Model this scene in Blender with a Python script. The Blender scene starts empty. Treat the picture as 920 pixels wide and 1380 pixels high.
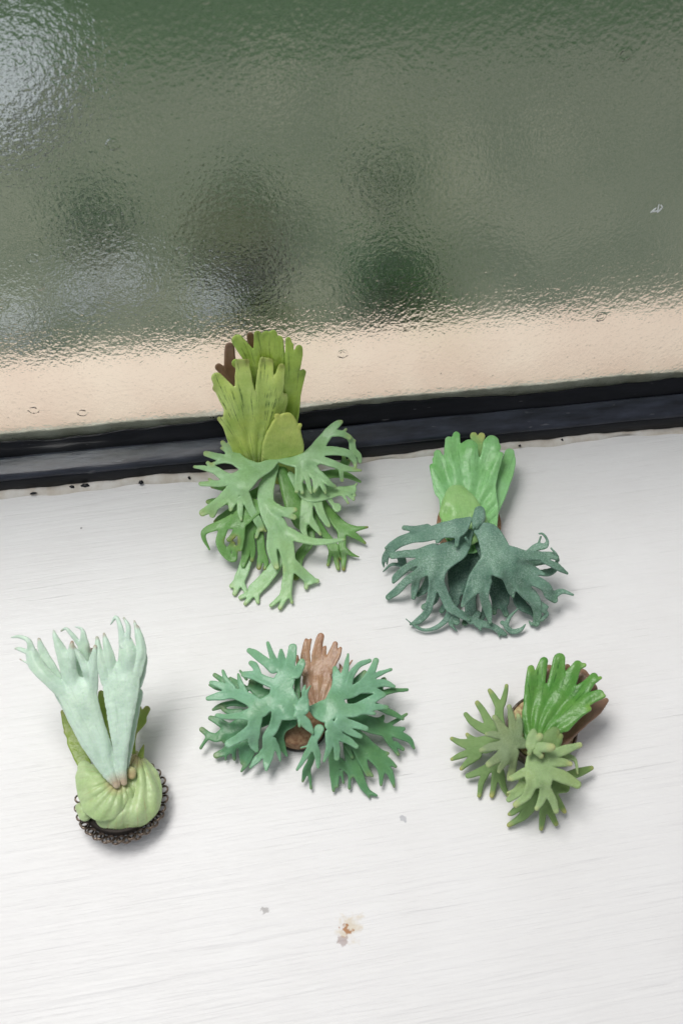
import bpy, bmesh, math, random
import numpy as np
from mathutils import Vector, Matrix
random.seed(7); np.random.seed(7)
R = math.radians
sc = bpy.context.scene
col = sc.collection

# ------------------------------------------------------------------ camera
PITCH, VFOV, DIST = 56.0, 52.0, 0.33
CAM = np.array([0.0, 0.0, DIST*math.sin(R(PITCH))])
cam_d = bpy.data.cameras.new('camera'); cam = bpy.data.objects.new('camera', cam_d); col.objects.link(cam)
cam.location = CAM; cam.rotation_euler = (R(90-PITCH), 0, 0)
cam_d.sensor_fit = 'VERTICAL'; cam_d.sensor_height = 36.0
cam_d.lens = 18.0/math.tan(R(VFOV/2)); cam_d.clip_start = 0.01; cam_d.clip_end = 200
cam_d.dof.use_dof = True; cam_d.dof.focus_distance = 0.315; cam_d.dof.aperture_fstop = 26.0
sc.camera = cam
# ------------------------------------------------------------------ light
w = bpy.data.worlds.new('World'); sc.world = w; w.use_nodes = True
wb = w.node_tree.nodes['Background']
wb.inputs['Color'].default_value = (0.93, 0.95, 1.0, 1); wb.inputs['Strength'].default_value = 0.34
def area(name, loc, target, size, power, color):
    l = bpy.data.lights.new(name, 'AREA'); l.shape = 'RECTANGLE'; l.size, l.size_y = size
    l.energy = power; l.color = color
    o = bpy.data.objects.new(name, l); col.objects.link(o); o.location = loc
    o.rotation_euler = (Vector(target)-Vector(loc)).to_track_quat('-Z', 'Y').to_euler()
    return o
area('window_daylight', (-0.26, 0.30, 0.90), (-0.02, 0.16, 0), (0.50, 0.36), 7.5, (1.0, 0.985, 0.96))
area('cool_fill', (-0.75, -0.55, 0.75), (-0.05, 0.05, 0), (0.6, 0.6), 0.9, (0.72, 0.84, 1.0))  # added bluish fill from the lower left, no such source in view
# ------------------------------------------------------------------ exposure and render settings
sc.view_settings.view_transform = 'Standard'; sc.view_settings.look = 'None'
sc.view_settings.exposure = 0.0; sc.view_settings.gamma = 1.0
sc.render.engine = 'CYCLES'
sc.cycles.use_denoising = True
try:
    sc.cycles.denoiser = 'OPENIMAGEDENOISE'; sc.cycles.denoising_prefilter = 'ACCURATE'
except Exception: pass
sc.cycles.max_bounces = 12; sc.cycles.transmission_bounces = 10; sc.cycles.sample_clamp_indirect = 6.0

# ------------------------------------------------------------------ helpers
T26 = math.tan(R(VFOV/2))
cp, sp = math.cos(R(90-PITCH)), math.sin(R(90-PITCH))
def rays(u, v):
    """view directions of photograph pixels (920 x 1380)"""
    u = np.asarray(u, float); v = np.asarray(v, float)
    x = (u-460)/690*T26; y = -(v-690)/690*T26; z = -np.ones_like(x)
    return np.stack([x, y*cp - z*sp, y*sp + z*cp], -1)
def on_plane(u, v, h, P0=np.zeros(3), N=np.array([0, 0, 1.0])):
    d = rays(u, v)
    t = (np.asarray(h) + (P0-CAM) @ N) / (d @ N)
    return CAM + d*t[..., None]
def link(o, parent=None):
    col.objects.link(o)
    if parent is not None: o.parent = parent
    return o
def mesh_obj(name, verts, faces, mat, parent=None, smooth=True):
    me = bpy.data.meshes.new(name)
    me.from_pydata([tuple(map(float, p)) for p in verts], [], [tuple(map(int, f)) for f in faces])
    me.update()
    if smooth: me.polygons.foreach_set('use_smooth', [True]*len(me.polygons))
    me.materials.append(mat)
    return link(bpy.data.objects.new(name, me), parent)
def tag(o, label=None, cat=None, group=None, kind=None):
    if label: o['label'] = label
    if cat: o['category'] = cat
    if group: o['group'] = group
    if kind: o['kind'] = kind
    return o
def empty(name, loc, rz=0):
    o = bpy.data.objects.new(name, None); o.empty_display_size = 0.01
    o.location = loc; o.rotation_euler = (0, 0, rz); col.objects.link(o); return o
def s2l(r, g, b):
    f = lambda c: (c/255/12.92 if c/255 <= 0.04045 else ((c/255+0.055)/1.055)**2.4)
    return (f(r), f(g), f(b), 1)

class NT:
    """small node-tree helper"""
    def __init__(s, name):
        s.m = bpy.data.materials.new(name); s.m.use_nodes = True
        s.t = s.m.node_tree; s.n = s.t.nodes; s.p = s.n['Principled BSDF']
    def add(s, typ, **kw):
        n = s.n.new(typ)
        for k, val in kw.items():
            if k.startswith('i_'):
                n.inputs[k[2:].replace('_', ' ')].default_value = val
            else: setattr(n, k, val)
        return n
    def l(s, a, b): s.t.links.new(a, b)
    def noise(s, scale, detail=3, rough=0.55, vec=None):
        n = s.add('ShaderNodeTexNoise'); n.inputs['Scale'].default_value = scale
        n.inputs['Detail'].default_value = detail; n.inputs['Roughness'].default_value = rough
        if vec is not None: s.l(vec, n.inputs['Vector'])
        return n.outputs['Fac']
    def mapping(s, scale=(1, 1, 1), rot=(0, 0, 0), loc=(0, 0, 0)):
        c = s.add('ShaderNodeTexCoord'); r = s.add('ShaderNodeMapping'); m = s.add('ShaderNodeMapping')
        r.inputs['Rotation'].default_value = rot
        m.inputs['Scale'].default_value = scale; m.inputs['Location'].default_value = loc
        s.l(c.outputs['Object'], r.inputs['Vector']); s.l(r.outputs['Vector'], m.inputs['Vector']); return m.outputs['Vector']
    def ramp(s, fac, stops):
        r = s.add('ShaderNodeValToRGB'); e = r.color_ramp.elements
        while len(e) < len(stops): e.new(0.5)
        for k, (p, c) in enumerate(stops):
            e[k].position = p; e[k].color = c if len(c) == 4 else (*c, 1)
        s.l(fac, r.inputs['Fac']); return r.outputs['Color']
    def mix(s, fac, a, b, mode='MIX'):
        m = s.add('ShaderNodeMix', data_type='RGBA', blend_type=mode)
        for sock, val in ((m.inputs[0], fac), (m.inputs[6], a), (m.inputs[7], b)):
            if isinstance(val, (int, float)): sock.default_value = val
            elif isinstance(val, tuple): sock.default_value = val
            else: s.l(val, sock)
        return m.outputs[2]
    def math(s, op, a, b=0.0, clamp=False):
        m = s.add('ShaderNodeMath', operation=op, use_clamp=clamp)
        for sock, val in ((m.inputs[0], a), (m.inputs[1], b)):
            if isinstance(val, (int, float)): sock.default_value = val
            else: s.l(val, sock)
        return m.outputs[0]
    def bump(s, h, dist, strength=1.0, normal=None):
        b = s.add('ShaderNodeBump'); b.inputs['Distance'].default_value = dist; b.inputs['Strength'].default_value = strength
        s.l(h, b.inputs['Height'])
        if normal is not None: s.l(normal, b.inputs['Normal'])
        return b.outputs['Normal']
    def attr(s, name):
        a = s.add('ShaderNodeAttribute'); a.attribute_name = name; return a.outputs['Fac']
BW = lambda v: (v, v, v, 1)

# ------------------------------------------------------------------ materials
def clay(name, base, second, tip, tipamt=0.8, dust=0.0, dustcol=None, streak=0.0, streakcol=None, rough=0.36, root=None, grain=0.00006, hue=0.55):
    def lite(c, g=1.22, d=0.06):
        y = 0.3*c[0]+0.6*c[1]+0.1*c[2]
        return tuple(min(0.9, (x*(1-d)+y*d)*g) for x in c[:3])+(1,)
    base, second, tip = lite(base), lite(second), lite(tip)
    if root: root = lite(root)
    t = NT(name); v = t.mapping()
    big = t.noise(170, 3, 0.6, v)
    c = t.mix(t.ramp(big, [(0.35, BW(0)), (0.65, BW(1))]), base, second)
    drift = t.noise(75, 2, 0.5, v)
    c = t.mix(t.math('MULTIPLY', t.ramp(drift, [(0.42, BW(0)), (0.68, BW(1))]), hue), c, (base[0]*1.12, base[1]*1.0, base[2]*0.62, 1))
    c = t.mix(t.math('MULTIPLY', t.ramp(t.noise(420, 3, 0.6, v), [(0.52, BW(0)), (0.72, BW(1))]), 0.35), c, (base[0]*0.66, base[1]*0.74, base[2]*0.66, 1))
    c = t.mix(t.math('MULTIPLY', t.attr('rim'), 0.38), c, tuple(min(0.9, x*1.35+0.06) for x in base[:3])+(1,))  # edge highlight painted into the colour, paler towards the rim
    fine = t.noise(1500, 3, 0.6, v)
    c = t.mix(t.math('MULTIPLY', t.ramp(fine, [(0.40, BW(0)), (0.70, BW(1))]), 0.12), c, tuple(min(1, x*1.6) for x in base[:3])+(1,))
    if not streak: streak, streakcol = 0.3, tuple(x*0.62 for x in base[:3])+(1,)
    if streak:
        comb = t.add('ShaderNodeCombineXYZ'); t.l(t.attr('fan'), comb.inputs[0]); t.l(t.attr('run'), comb.inputs[1])
        m = t.add('ShaderNodeMapping'); m.inputs['Scale'].default_value = (34, 0.8, 1); t.l(comb.outputs[0], m.inputs['Vector'])
        sn = t.noise(1.0, 4, 0.6, m.outputs['Vector'])
        brk = t.noise(500, 2, 0.5, v)
        sm = t.math('MULTIPLY', t.ramp(sn, [(0.56, BW(0)), (0.62, BW(1))]), t.ramp(brk, [(0.34, BW(0)), (0.55, BW(1))]))
        c = t.mix(t.math('MULTIPLY', sm, streak), c, streakcol)
    if root:
        c = t.mix(t.math('MULTIPLY', t.attr('base'), 0.8), c, root)
    tn = t.math('MULTIPLY', t.attr('tip'), t.ramp(t.noise(260, 2, 0.5, v), [(0.3, BW(0.35)), (0.6, BW(1))]))
    c = t.mix(t.math('MULTIPLY', tn, tipamt), c, tip)
    if dust:
        dn = t.noise(2300, 2, 0.7, v); db = t.noise(160, 3, 0.6, v)
        dm = t.math('MULTIPLY', t.ramp(dn, [(0.47, BW(0)), (0.60, BW(1))]), t.ramp(db, [(0.33, BW(0.15)), (0.6, BW(1))]))
        c = t.mix(t.math('MULTIPLY', dm, dust), c, dustcol)
    t.l(c, t.p.inputs['Base Color'])
    t.p.inputs['Roughness'].default_value = rough
    t.p.inputs['Specular IOR Level'].default_value = 0.45
    t.p.inputs['Subsurface Weight'].default_value = 0.12
    t.p.inputs['Subsurface Radius'].default_value = (0.5, 0.8, 0.3); t.p.inputs['Subsurface Scale'].default_value = 0.0012
    nrm = t.bump(t.noise(330, 3, 0.6, v), 0.0005, 0.7)
    t.l(t.bump(fine, grain, 1.0, nrm), t.p.inputs['Normal'])
    return t.m

def simple(name, c, rough=0.5, metallic=0.0, c2=None, scale=300, bump=0.0, spec=0.5):
    t = NT(name); v = t.mapping()
    f = t.noise(scale, 4, 0.6, v)
    t.l(t.mix(t.ramp(f, [(0.35, BW(0)), (0.65, BW(1))]), c, c2 or c), t.p.inputs['Base Color'])
    t.p.inputs['Roughness'].default_value = rough; t.p.inputs['Metallic'].default_value = metallic
    t.p.inputs['Specular IOR Level'].default_value = spec
    if bump: t.l(t.bump(f, bump), t.p.inputs['Normal'])
    return t.m

YT = s2l(172, 150, 92)
M = {}
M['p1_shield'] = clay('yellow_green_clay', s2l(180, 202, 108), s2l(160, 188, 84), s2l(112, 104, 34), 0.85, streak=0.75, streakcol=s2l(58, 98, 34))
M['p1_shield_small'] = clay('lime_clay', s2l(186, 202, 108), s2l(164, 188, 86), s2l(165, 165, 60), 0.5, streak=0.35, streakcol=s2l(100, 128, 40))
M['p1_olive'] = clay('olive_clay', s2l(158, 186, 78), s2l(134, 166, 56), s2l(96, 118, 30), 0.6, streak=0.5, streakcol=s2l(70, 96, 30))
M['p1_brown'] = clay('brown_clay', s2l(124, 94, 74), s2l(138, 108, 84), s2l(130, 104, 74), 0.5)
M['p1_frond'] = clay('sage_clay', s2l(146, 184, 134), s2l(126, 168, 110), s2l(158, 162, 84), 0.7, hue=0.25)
M['p1_shaded'] = clay('shaded_sage_clay', s2l(106, 152, 82), s2l(86, 134, 60), s2l(140, 128, 58), 0.9, hue=0.3)  # darker copy of the sage: shade on the lower fronds put into the colour
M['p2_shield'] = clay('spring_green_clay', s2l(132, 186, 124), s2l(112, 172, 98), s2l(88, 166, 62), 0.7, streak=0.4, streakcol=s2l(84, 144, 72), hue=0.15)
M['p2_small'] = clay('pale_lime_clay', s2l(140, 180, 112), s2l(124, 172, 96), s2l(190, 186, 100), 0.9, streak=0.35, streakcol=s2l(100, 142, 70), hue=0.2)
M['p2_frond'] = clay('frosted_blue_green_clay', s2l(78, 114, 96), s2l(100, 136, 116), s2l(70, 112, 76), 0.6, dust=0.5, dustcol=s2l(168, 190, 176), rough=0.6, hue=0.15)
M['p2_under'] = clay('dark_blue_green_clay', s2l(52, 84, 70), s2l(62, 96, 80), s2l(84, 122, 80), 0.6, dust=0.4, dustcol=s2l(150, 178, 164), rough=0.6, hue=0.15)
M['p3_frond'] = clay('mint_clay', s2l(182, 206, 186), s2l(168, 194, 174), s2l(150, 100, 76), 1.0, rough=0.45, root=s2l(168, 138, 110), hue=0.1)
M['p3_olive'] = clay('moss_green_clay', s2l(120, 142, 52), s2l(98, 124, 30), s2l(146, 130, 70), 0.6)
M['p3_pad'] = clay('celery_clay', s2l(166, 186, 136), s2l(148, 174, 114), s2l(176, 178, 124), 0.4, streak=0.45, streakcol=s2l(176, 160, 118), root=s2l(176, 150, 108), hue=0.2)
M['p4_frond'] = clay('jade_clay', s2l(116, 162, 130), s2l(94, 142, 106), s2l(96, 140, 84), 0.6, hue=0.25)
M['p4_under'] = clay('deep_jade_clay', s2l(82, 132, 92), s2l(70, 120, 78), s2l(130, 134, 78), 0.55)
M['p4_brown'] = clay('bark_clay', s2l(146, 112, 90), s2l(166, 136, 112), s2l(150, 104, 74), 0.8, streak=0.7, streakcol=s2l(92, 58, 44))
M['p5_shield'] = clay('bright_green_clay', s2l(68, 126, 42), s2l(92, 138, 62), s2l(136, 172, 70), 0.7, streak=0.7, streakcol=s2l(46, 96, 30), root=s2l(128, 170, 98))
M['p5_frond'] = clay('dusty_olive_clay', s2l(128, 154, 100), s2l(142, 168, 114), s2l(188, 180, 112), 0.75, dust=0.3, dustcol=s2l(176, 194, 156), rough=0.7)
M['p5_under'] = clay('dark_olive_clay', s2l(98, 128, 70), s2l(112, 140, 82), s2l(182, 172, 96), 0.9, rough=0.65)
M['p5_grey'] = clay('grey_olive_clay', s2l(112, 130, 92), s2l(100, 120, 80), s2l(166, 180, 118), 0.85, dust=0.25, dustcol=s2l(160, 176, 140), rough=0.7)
M['bronze'] = simple('antique_bronze', s2l(140, 126, 114), 0.36, 0.9, s2l(84, 72, 62), 900, 0.00004)
M['dark_disc'] = simple('blackened_metal', s2l(46, 38, 32), 0.5, 0.6, s2l(28, 24, 20), 500)
M['cork'] = simple('cork', s2l(170, 138, 106), 0.85, 0, s2l(128, 92, 66), 900, 0.00015)
M['cream_cork'] = simple('speckled_cream_clay', s2l(202, 190, 140), 0.85, 0, s2l(140, 104, 78), 1100, 0.0001)

# ------------------------------------------------------------------ the window and its frame of reference
A0 = on_plane(0., 665., 0.); A1 = on_plane(920., 577., 0.)
WT = (A1-A0)/np.linalg.norm(A1-A0); WN = np.array([-WT[1], WT[0], 0.0]); WO = (A0+A1)/2
WANG = math.atan2(WT[1], WT[0])
def win(s, q, z): return WO + WT*s + WN*q + np.array([0, 0, z])
QG = 0.0125          # room face of the glass, behind the front of the rail
def extrude_profile(name, prof, s0, s1, n, mat, parent, jitter=None, closed=True, smooth=True):
    vs, fs = [], []; m = len(prof)
    for i in range(n+1):
        s = s0+(s1-s0)*i/n
        for k, (q, z) in enumerate(prof):
            dq, dz = jitter(s, k) if jitter else (0, 0)
            vs.append((s, q+dq, z+dz))
    for i in range(n):
        for k in range(m if closed else m-1):
            a = i*m+k; b = i*m+(k+1) % m
            fs.append((a, b, b+m, a+m))
    if closed: fs.append(tuple(range(m))[::-1]); fs.append(tuple(n*m+k for k in range(m)))
    return mesh_obj(name, vs, fs, mat, parent, smooth)
def wob(seed, freqs, amps):
    rs = np.random.RandomState(seed); ph = rs.rand(len(freqs))*7
    return lambda s: sum(a*math.sin(f*s+p) for f, a, p in zip(freqs, amps, ph))

# --- window sill: white brushed paint
t = NT('white_brushed_paint')
v1 = t.mapping((46, 1250, 60), (0, 0, -WANG-R(2.0))); v2 = t.mapping((15, 330, 60), (0, 0, -WANG-R(3.5))); v3 = t.mapping()
n1 = t.noise(1.0, 5, 0.6, v1); n2 = t.noise(1.0, 4, 0.55, v2)
for nn_ in (n1, n2): nn_.node.inputs['Distortion'].default_value = 0.5; n3 = t.noise(45, 3, 0.5, v3)
c = t.mix(t.ramp(n3, [(0.3, BW(0)), (0.7, BW(1))]), (0.80, 0.785, 0.775, 1), (0.83, 0.818, 0.81, 1))
c = t.mix(t.math('MULTIPLY', t.ramp(n1, [(0.28, BW(1)), (0.42, BW(0))]), 0.22), c, (0.62, 0.60, 0.60, 1))
crk = t.noise(1.0, 2, 0.5, t.mapping((14, 700, 40), (0, 0, -WANG-R(2.5)), (3.1, 1.7, 0)))
c = t.mix(t.math('MULTIPLY', t.ramp(crk, [(0.245, BW(1)), (0.262, BW(0))]), 0.18), c, (0.42, 0.41, 0.42, 1))
spk = t.add('ShaderNodeTexVoronoi'); spk.inputs['Scale'].default_value = 42; t.l(v3, spk.inputs['Vector'])
wn = t.add('ShaderNodeSeparateColor'); t.l(spk.outputs['Color'], wn.inputs[0])
sm = t.math('MULTIPLY', t.math('LESS_THAN', spk.outputs['Distance'], 0.018), t.math('GREATER_THAN', wn.outputs[0], 0.45))
c = t.mix(t.math('MULTIPLY', sm, 0.7), c, (0.25, 0.23, 0.21, 1))
def spot(u, v, rad, nscale, lo, hi, colr, amt, c):
    p = on_plane(float(u), float(v), 0.)
    g = t.add('ShaderNodeVectorMath', operation='DISTANCE'); t.l(v3, g.inputs[0]); g.inputs[1].default_value = tuple(p)
    d = t.math('SUBTRACT', 1.0, t.math('DIVIDE', g.outputs['Value'], rad), True)
    nn = t.noise(nscale, 3, 0.6, v3)
    f = t.math('MULTIPLY', t.ramp(t.math('ADD', d, t.math('MULTIPLY', t.math('SUBTRACT', nn, 0.5), 1.6)), [(lo, BW(0)), (hi, BW(1))]), t.math('GREATER_THAN', d, 0.001))
    return t.mix(t.math('MULTIPLY', f, amt), c, colr)
c = spot(472, 1250, 0.0065, 420, 0.45, 0.8, s2l(214, 200, 176), 0.75, c)
c = spot(467, 1253, 0.0042, 800, 0.72, 0.82, s2l(168, 112, 58), 0.9, c)
c = spot(462, 1268, 0.0022, 500, 0.40, 0.55, s2l(176, 160, 156), 0.8, c)
c = spot(357, 1227, 0.0020, 700, 0.5, 0.62, s2l(170, 166, 164), 0.8, c)
c = spot(543, 1103, 0.0016, 700, 0.4, 0.55, s2l(182, 182, 186), 0.8, c)
c = spot(703, 952, 0.0012, 500, 0.4, 0.55, s2l(120, 116, 112), 0.8, c)
t.l(c, t.p.inputs['Base Color'])
t.p.inputs['Roughness'].default_value = 0.42; t.p.inputs['Specular IOR Level'].default_value = 0.35
nb = t.bump(n2, 0.0007, 0.6); nb = t.bump(n1, 0.00024, 0.8, nb)
t.l(t.bump(t.ramp(crk, [(0.255, BW(0)), (0.28, BW(1))]), 0.0002, 0.6, nb), t.p.inputs['Normal'])
M['sill'] = t.m
bm = bmesh.new()
q0, q1 = -0.42, 0.006
vs = [win(s, q, z) for z in (-0.03, 0.0) for (s, q) in ((-0.45, q0), (0.45, q0), (0.45, q1), (-0.45, q1))]
bv = [bm.verts.new(tuple(p)) for p in vs]
for f in ((0, 3, 2, 1), (4, 5, 6, 7), (0, 1, 5, 4), (1, 2, 6, 5), (2, 3, 7, 6), (3, 0, 4, 7)): bm.faces.new([bv[k] for k in f])
bmesh.ops.bevel(bm, geom=[e for e in bm.edges if all(abs(x.co.z) < 1e-6 for x in e.verts) and abs((np.array(e.verts[0].co)-WO)@WN-q0) < 1e-4], offset=0.006, segments=4, profile=0.5, affect='EDGES')
me = bpy.data.meshes.new('window_sill'); bm.to_mesh(me); bm.free(); me.materials.append(M['sill'])
tag(link(bpy.data.objects.new('window_sill', me)), kind='structure')

# --- window: black rail, cream caulk, glass
window = empty('window', WO, WANG)
tag(window, 'black painted window rail holding a textured obscure glass pane', 'window')
def black_paint(name, c1, c2, rough, spec):
    t = NT(name); v = t.mapping((60, 500, 500)); v3 = t.mapping()
    n1 = t.noise(1.0, 4, 0.6, v); n2 = t.noise(220, 4, 0.65, v3)
    c = t.mix(t.ramp(t.noise(1.0, 5, 0.65, t.mapping((70, 330, 330))), [(0.35, BW(0)), (0.7, BW(1))]), c1, c2)
    sp_ = t.noise(600, 2, 0.5, t.mapping((0.25, 1, 1)))
    c = t.mix(t.math('MULTIPLY', t.ramp(sp_, [(0.70, BW(0)), (0.76, BW(1))]), 0.3), c, (0.3, 0.3, 0.31, 1))
    t.l(c, t.p.inputs['Base Color']); t.p.inputs['Roughness'].default_value = rough
    t.p.inputs['Specular IOR Level'].default_value = spec
    t.l(t.bump(n2, 0.00012, 0.5, t.bump(n1, 0.00025, 0.6)), t.p.inputs['Normal'])
    return t.m
M['black'] = black_paint('black_gloss_paint', (0.004, 0.005, 0.007, 1), (0.010, 0.011, 0.015, 1), 0.35, 0.22)
M['bead'] = black_paint('sheen_blue_black_paint', (0.012, 0.014, 0.019, 1), (0.040, 0.046, 0.066, 1), 0.30, 0.35)  # bluish sky sheen of the sloped face put into the paint colour
wj = wob(3, (40, 95, 210), (0.0003, 0.0002, 0.00015))
prof = [(0.0, -0.004), (0.0, 0.0050), (0.0004, 0.0060), (0.0014, 0.0064), (0.0078, 0.0066), (0.0134, 0.0066), (0.0134, -0.004)]
extrude_profile('rail', prof, -0.40, 0.40, 160, M['black'], window, lambda s, k: (wj(s)*0.4, wj(s+k)*0.3 if 0 < k < 4 else 0))
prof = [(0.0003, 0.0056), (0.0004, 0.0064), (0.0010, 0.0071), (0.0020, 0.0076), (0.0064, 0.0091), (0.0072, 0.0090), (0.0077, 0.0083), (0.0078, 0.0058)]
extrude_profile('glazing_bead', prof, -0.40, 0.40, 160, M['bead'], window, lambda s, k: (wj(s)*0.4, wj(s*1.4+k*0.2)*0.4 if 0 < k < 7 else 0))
# putty line: ragged black paint climbing the foot of the glass
ra = wob(5, (38, 84, 170, 420), (0.0009, 0.0006, 0.0003, 0.00025))
prof = [(0.0079, 0.0064), (0.0084, 0.0076), (0.0104, 0.0088), (0.0122, 0.0106), (0.01249, 0.0112), (0.01249, 0.0062)]
extrude_profile('putty_line', prof, -0.40, 0.40, 500, M['black'], window,
    lambda s, k: (0.0, (ra(s)+random.uniform(-1, 1)*0.00012) if k in (3, 4) else (ra(s*1.3+1)*0.4 if k in (1, 2) else 0)))
# caulk
M['caulk'] = simple('cream_caulk', (0.74, 0.71, 0.66, 1), 0.6, 0, (0.60, 0.54, 0.46, 1), 200, 0.0004)
ca = wob(8, (31, 77, 160, 390), (0.0007, 0.0006, 0.0004, 0.0003))
prof = [(0.0006, -0.002), (-0.0028, -0.001), (-0.0020, 0.0003), (-0.0010, 0.0009), (0.0006, 0.0013)]
extrude_profile('caulk_bead', prof, -0.40, 0.40, 500, M['caulk'], window,
    lambda s, k: ((ca(s)*0.9 if k in (1, 2) else 0), (ca(s*1.7+2)*0.55+random.uniform(-1, 1)*0.00010 if k in (3, 4) else 0)))
# drips of black paint on the caulk
for (u, vv, a, b) in ((190, 649, 2.6, 3.4), (45, 664, 4.0, 1.6), (115, 653, 5.0, 3.0), (255, 643, 2.0, 2.0), (609, 606, 2.8, 2.2), (97, 655, 3.0, 2.0), (757, 592, 2.0, 1.4), (700, 600, 1.8, 1.2)):
    p = on_plane(float(u), float(vv), 0.0014)-WO
    s_, q_ = p@WT, min(p@WN, 0.0002)
    vs, fs = [(s_, q_, 0.0019)], []
    for i in range(14):
        an = i/14*2*math.pi; rr = 1+0.22*math.sin(2*an+u)+0.15*math.sin(5*an+u*2)
        vs.append((s_+a*0.00025*rr*math.cos(an), q_+b*0.0003*rr*math.sin(an), 0.0010))
    for i in range(14): fs.append((0, 1+i, 1+(i+1) % 14))
    mesh_obj('paint_drip', vs, fs, M['black'], window)
# glass
t = NT('obscure_glass')
t.n.remove(t.p)
g = t.add('ShaderNodeBsdfGlass'); g.inputs['IOR'].default_value = 1.45; g.inputs['Roughness'].default_value = 0.035
g.inputs['Color'].default_value = (0.95, 0.98, 0.96, 1)
v = t.mapping((1.1, 1, 0.92)); v3 = t.mapping()
na = t.noise(880, 2, 0.5, v); nb_ = t.noise(150, 2, 0.5, v3)
vo = t.add('ShaderNodeTexVoronoi'); vo.inputs['Scale'].default_value = 75; t.l(v3, vo.inputs['Vector'])
vc = t.add('ShaderNodeSeparateColor'); t.l(vo.outputs['Color'], vc.inputs[0])
ring = t.math('MULTIPLY', t.ramp(vo.outputs['Distance'], [(0.06, BW(0)), (0.09, BW(1)), (0.12, BW(1)), (0.15, BW(0))]), t.math('GREATER_THAN', vc.outputs[0], 0.72))
n_ = t.bump(nb_, 0.0005, 0.4); n_ = t.bump(na, 0.00018, 1.0, n_); n_ = t.bump(ring, 0.00012, 1.0, n_)
t.l(n_, g.inputs['Normal'])
t.l(g.outputs[0], t.n['Material Output'].inputs['Surface'])
M['glass'] = t.m
x0, x1, z0, z1 = -0.40, 0.40, 0.003, 0.165
vs = [(x, q, z) for q in (QG, QG+0.004) for (x, z) in ((x0, z0), (x1, z0), (x1, z1), (x0, z1))]
mesh_obj('glass_pane', vs, [(0, 1, 2, 3), (5, 4, 7, 6), (0, 4, 5, 1), (1, 5, 6, 2), (2, 6, 7, 3), (3, 7, 4, 0)], M['glass'], window, False)
# white fleck stuck on the glass
M['fleck'] = simple('white_fleck', (0.8, 0.82, 0.82, 1), 0.6)
p = on_plane(885., 280., QG, WO, WN)-WO
bm = bmesh.new()
for (dx, dz, ln, an) in ((-0.0010, -0.0006, 0.0022, 50), (0.0002, 0, 0.0030, 95), (0.0009, -0.0006, 0.0024, 60), (-0.0004, -0.0010, 0.0022, 10), (0.0010, 0.0006, 0.0014, 130)):
    m4 = Matrix.Translation((p@WT+dx, QG-0.00015, p[2]+dz)) @ Matrix.Rotation(R(-an), 4, 'Y') @ Matrix.Diagonal((ln, 0.0005, 0.0004, 1))
    bmesh.ops.create_icosphere(bm, subdivisions=2, radius=0.5, matrix=m4)
me = bpy.data.meshes.new('paint_fleck'); bm.to_mesh(me); bm.free(); me.materials.append(M['fleck'])
link(bpy.data.objects.new('paint_fleck', me), window)

# ------------------------------------------------------------------ outside: stone sill, ledge, lawn, plants
def slab(name, s0, s1, q0, q1, z0, z1, mat, n=1, kind='structure', bev=0.003):
    bm = bmesh.new()
    bmesh.ops.create_cube(bm, size=1.0)
    for vv in bm.verts:
        p = win((s0+s1)/2+vv.co.x*(s1-s0), (q0+q1)/2+vv.co.y*(q1-q0), (z0+z1)/2+vv.co.z*(z1-z0)); vv.co = tuple(p)
    bmesh.ops.bevel(bm, geom=bm.edges[:], offset=bev, segments=2, affect='EDGES')
    me = bpy.data.meshes.new(name); bm.to_mesh(me); bm.free(); me.materials.append(mat)
    return tag(link(bpy.data.objects.new(name, me)), kind=kind)
M['stone'] = simple('beige_stone', s2l(238, 214, 198), 0.8, 0, s2l(230, 202, 186), 60, 0.0003)
M['putty'] = simple('white_putty', s2l(218, 212, 200), 0.7, 0, s2l(180, 172, 158), 120, 0.0003)
t = NT('mossy_paving'); v = t.mapping()
c = t.mix(t.ramp(t.noise(48, 4, 0.65, v), [(0.43, BW(0)), (0.57, BW(1))]), s2l(116, 118, 98), s2l(52, 70, 44))
c = t.mix(t.math('MULTIPLY', t.ramp(t.noise(150, 3, 0.7, v), [(0.52, BW(0)), (0.62, BW(1))]), 0.7), c, s2l(56, 76, 48))
c = t.mix(t.math('MULTIPLY', t.ramp(t.noise(240, 2, 0.6, v), [(0.60, BW(0)), (0.68, BW(1))]), 0.6), c, s2l(150, 150, 132))
t.l(c, t.p.inputs['Base Color']); t.p.inputs['Roughness'].default_value = 0.9
M['moss'] = t.m
M['lawn'] = simple('lawn_green', s2l(44, 82, 26), 0.9, 0, s2l(28, 58, 18), 30, 0.003)
slab('outer_sill', -0.45, 0.45, QG+0.006, QG+0.043, -0.05, 0.0075, M['stone'])
extrude_profile('outer_putty', [(QG+0.0042, 0.004), (QG+0.0042, 0.0120), (QG+0.0062, 0.0100), (QG+0.0085, 0.0080), (QG+0.0085, 0.004)], -0.40, 0.40, 120, M['putty'], window, lambda s, k: (0, ca(s)*0.6 if k in (1, 2) else 0))
slab('paving', -0.9, 0.9, QG+0.036, 0.268, -0.13, -0.02, M['moss'], bev=0.004)
slab('lawn', -15, 15, 0.262, 40, -0.2, -0.03, M['lawn'])
M['leaf'] = simple('dark_leaf', s2l(64, 100, 56), 0.6, 0, s2l(50, 84, 44), 200)
M['stem'] = simple('brown_stem', s2l(74, 80, 50), 0.8, 0, s2l(56, 62, 38), 200)
M['pot'] = simple('brown_pot', s2l(78, 82, 52), 0.8, 0, s2l(64, 70, 44), 80, 0.0004)
M['pale'] = simple('pale_stone', s2l(186, 190, 194), 0.7, 0, s2l(140, 144, 150), 60, 0.001)
BZ = -0.02          # level of the paving outside
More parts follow.
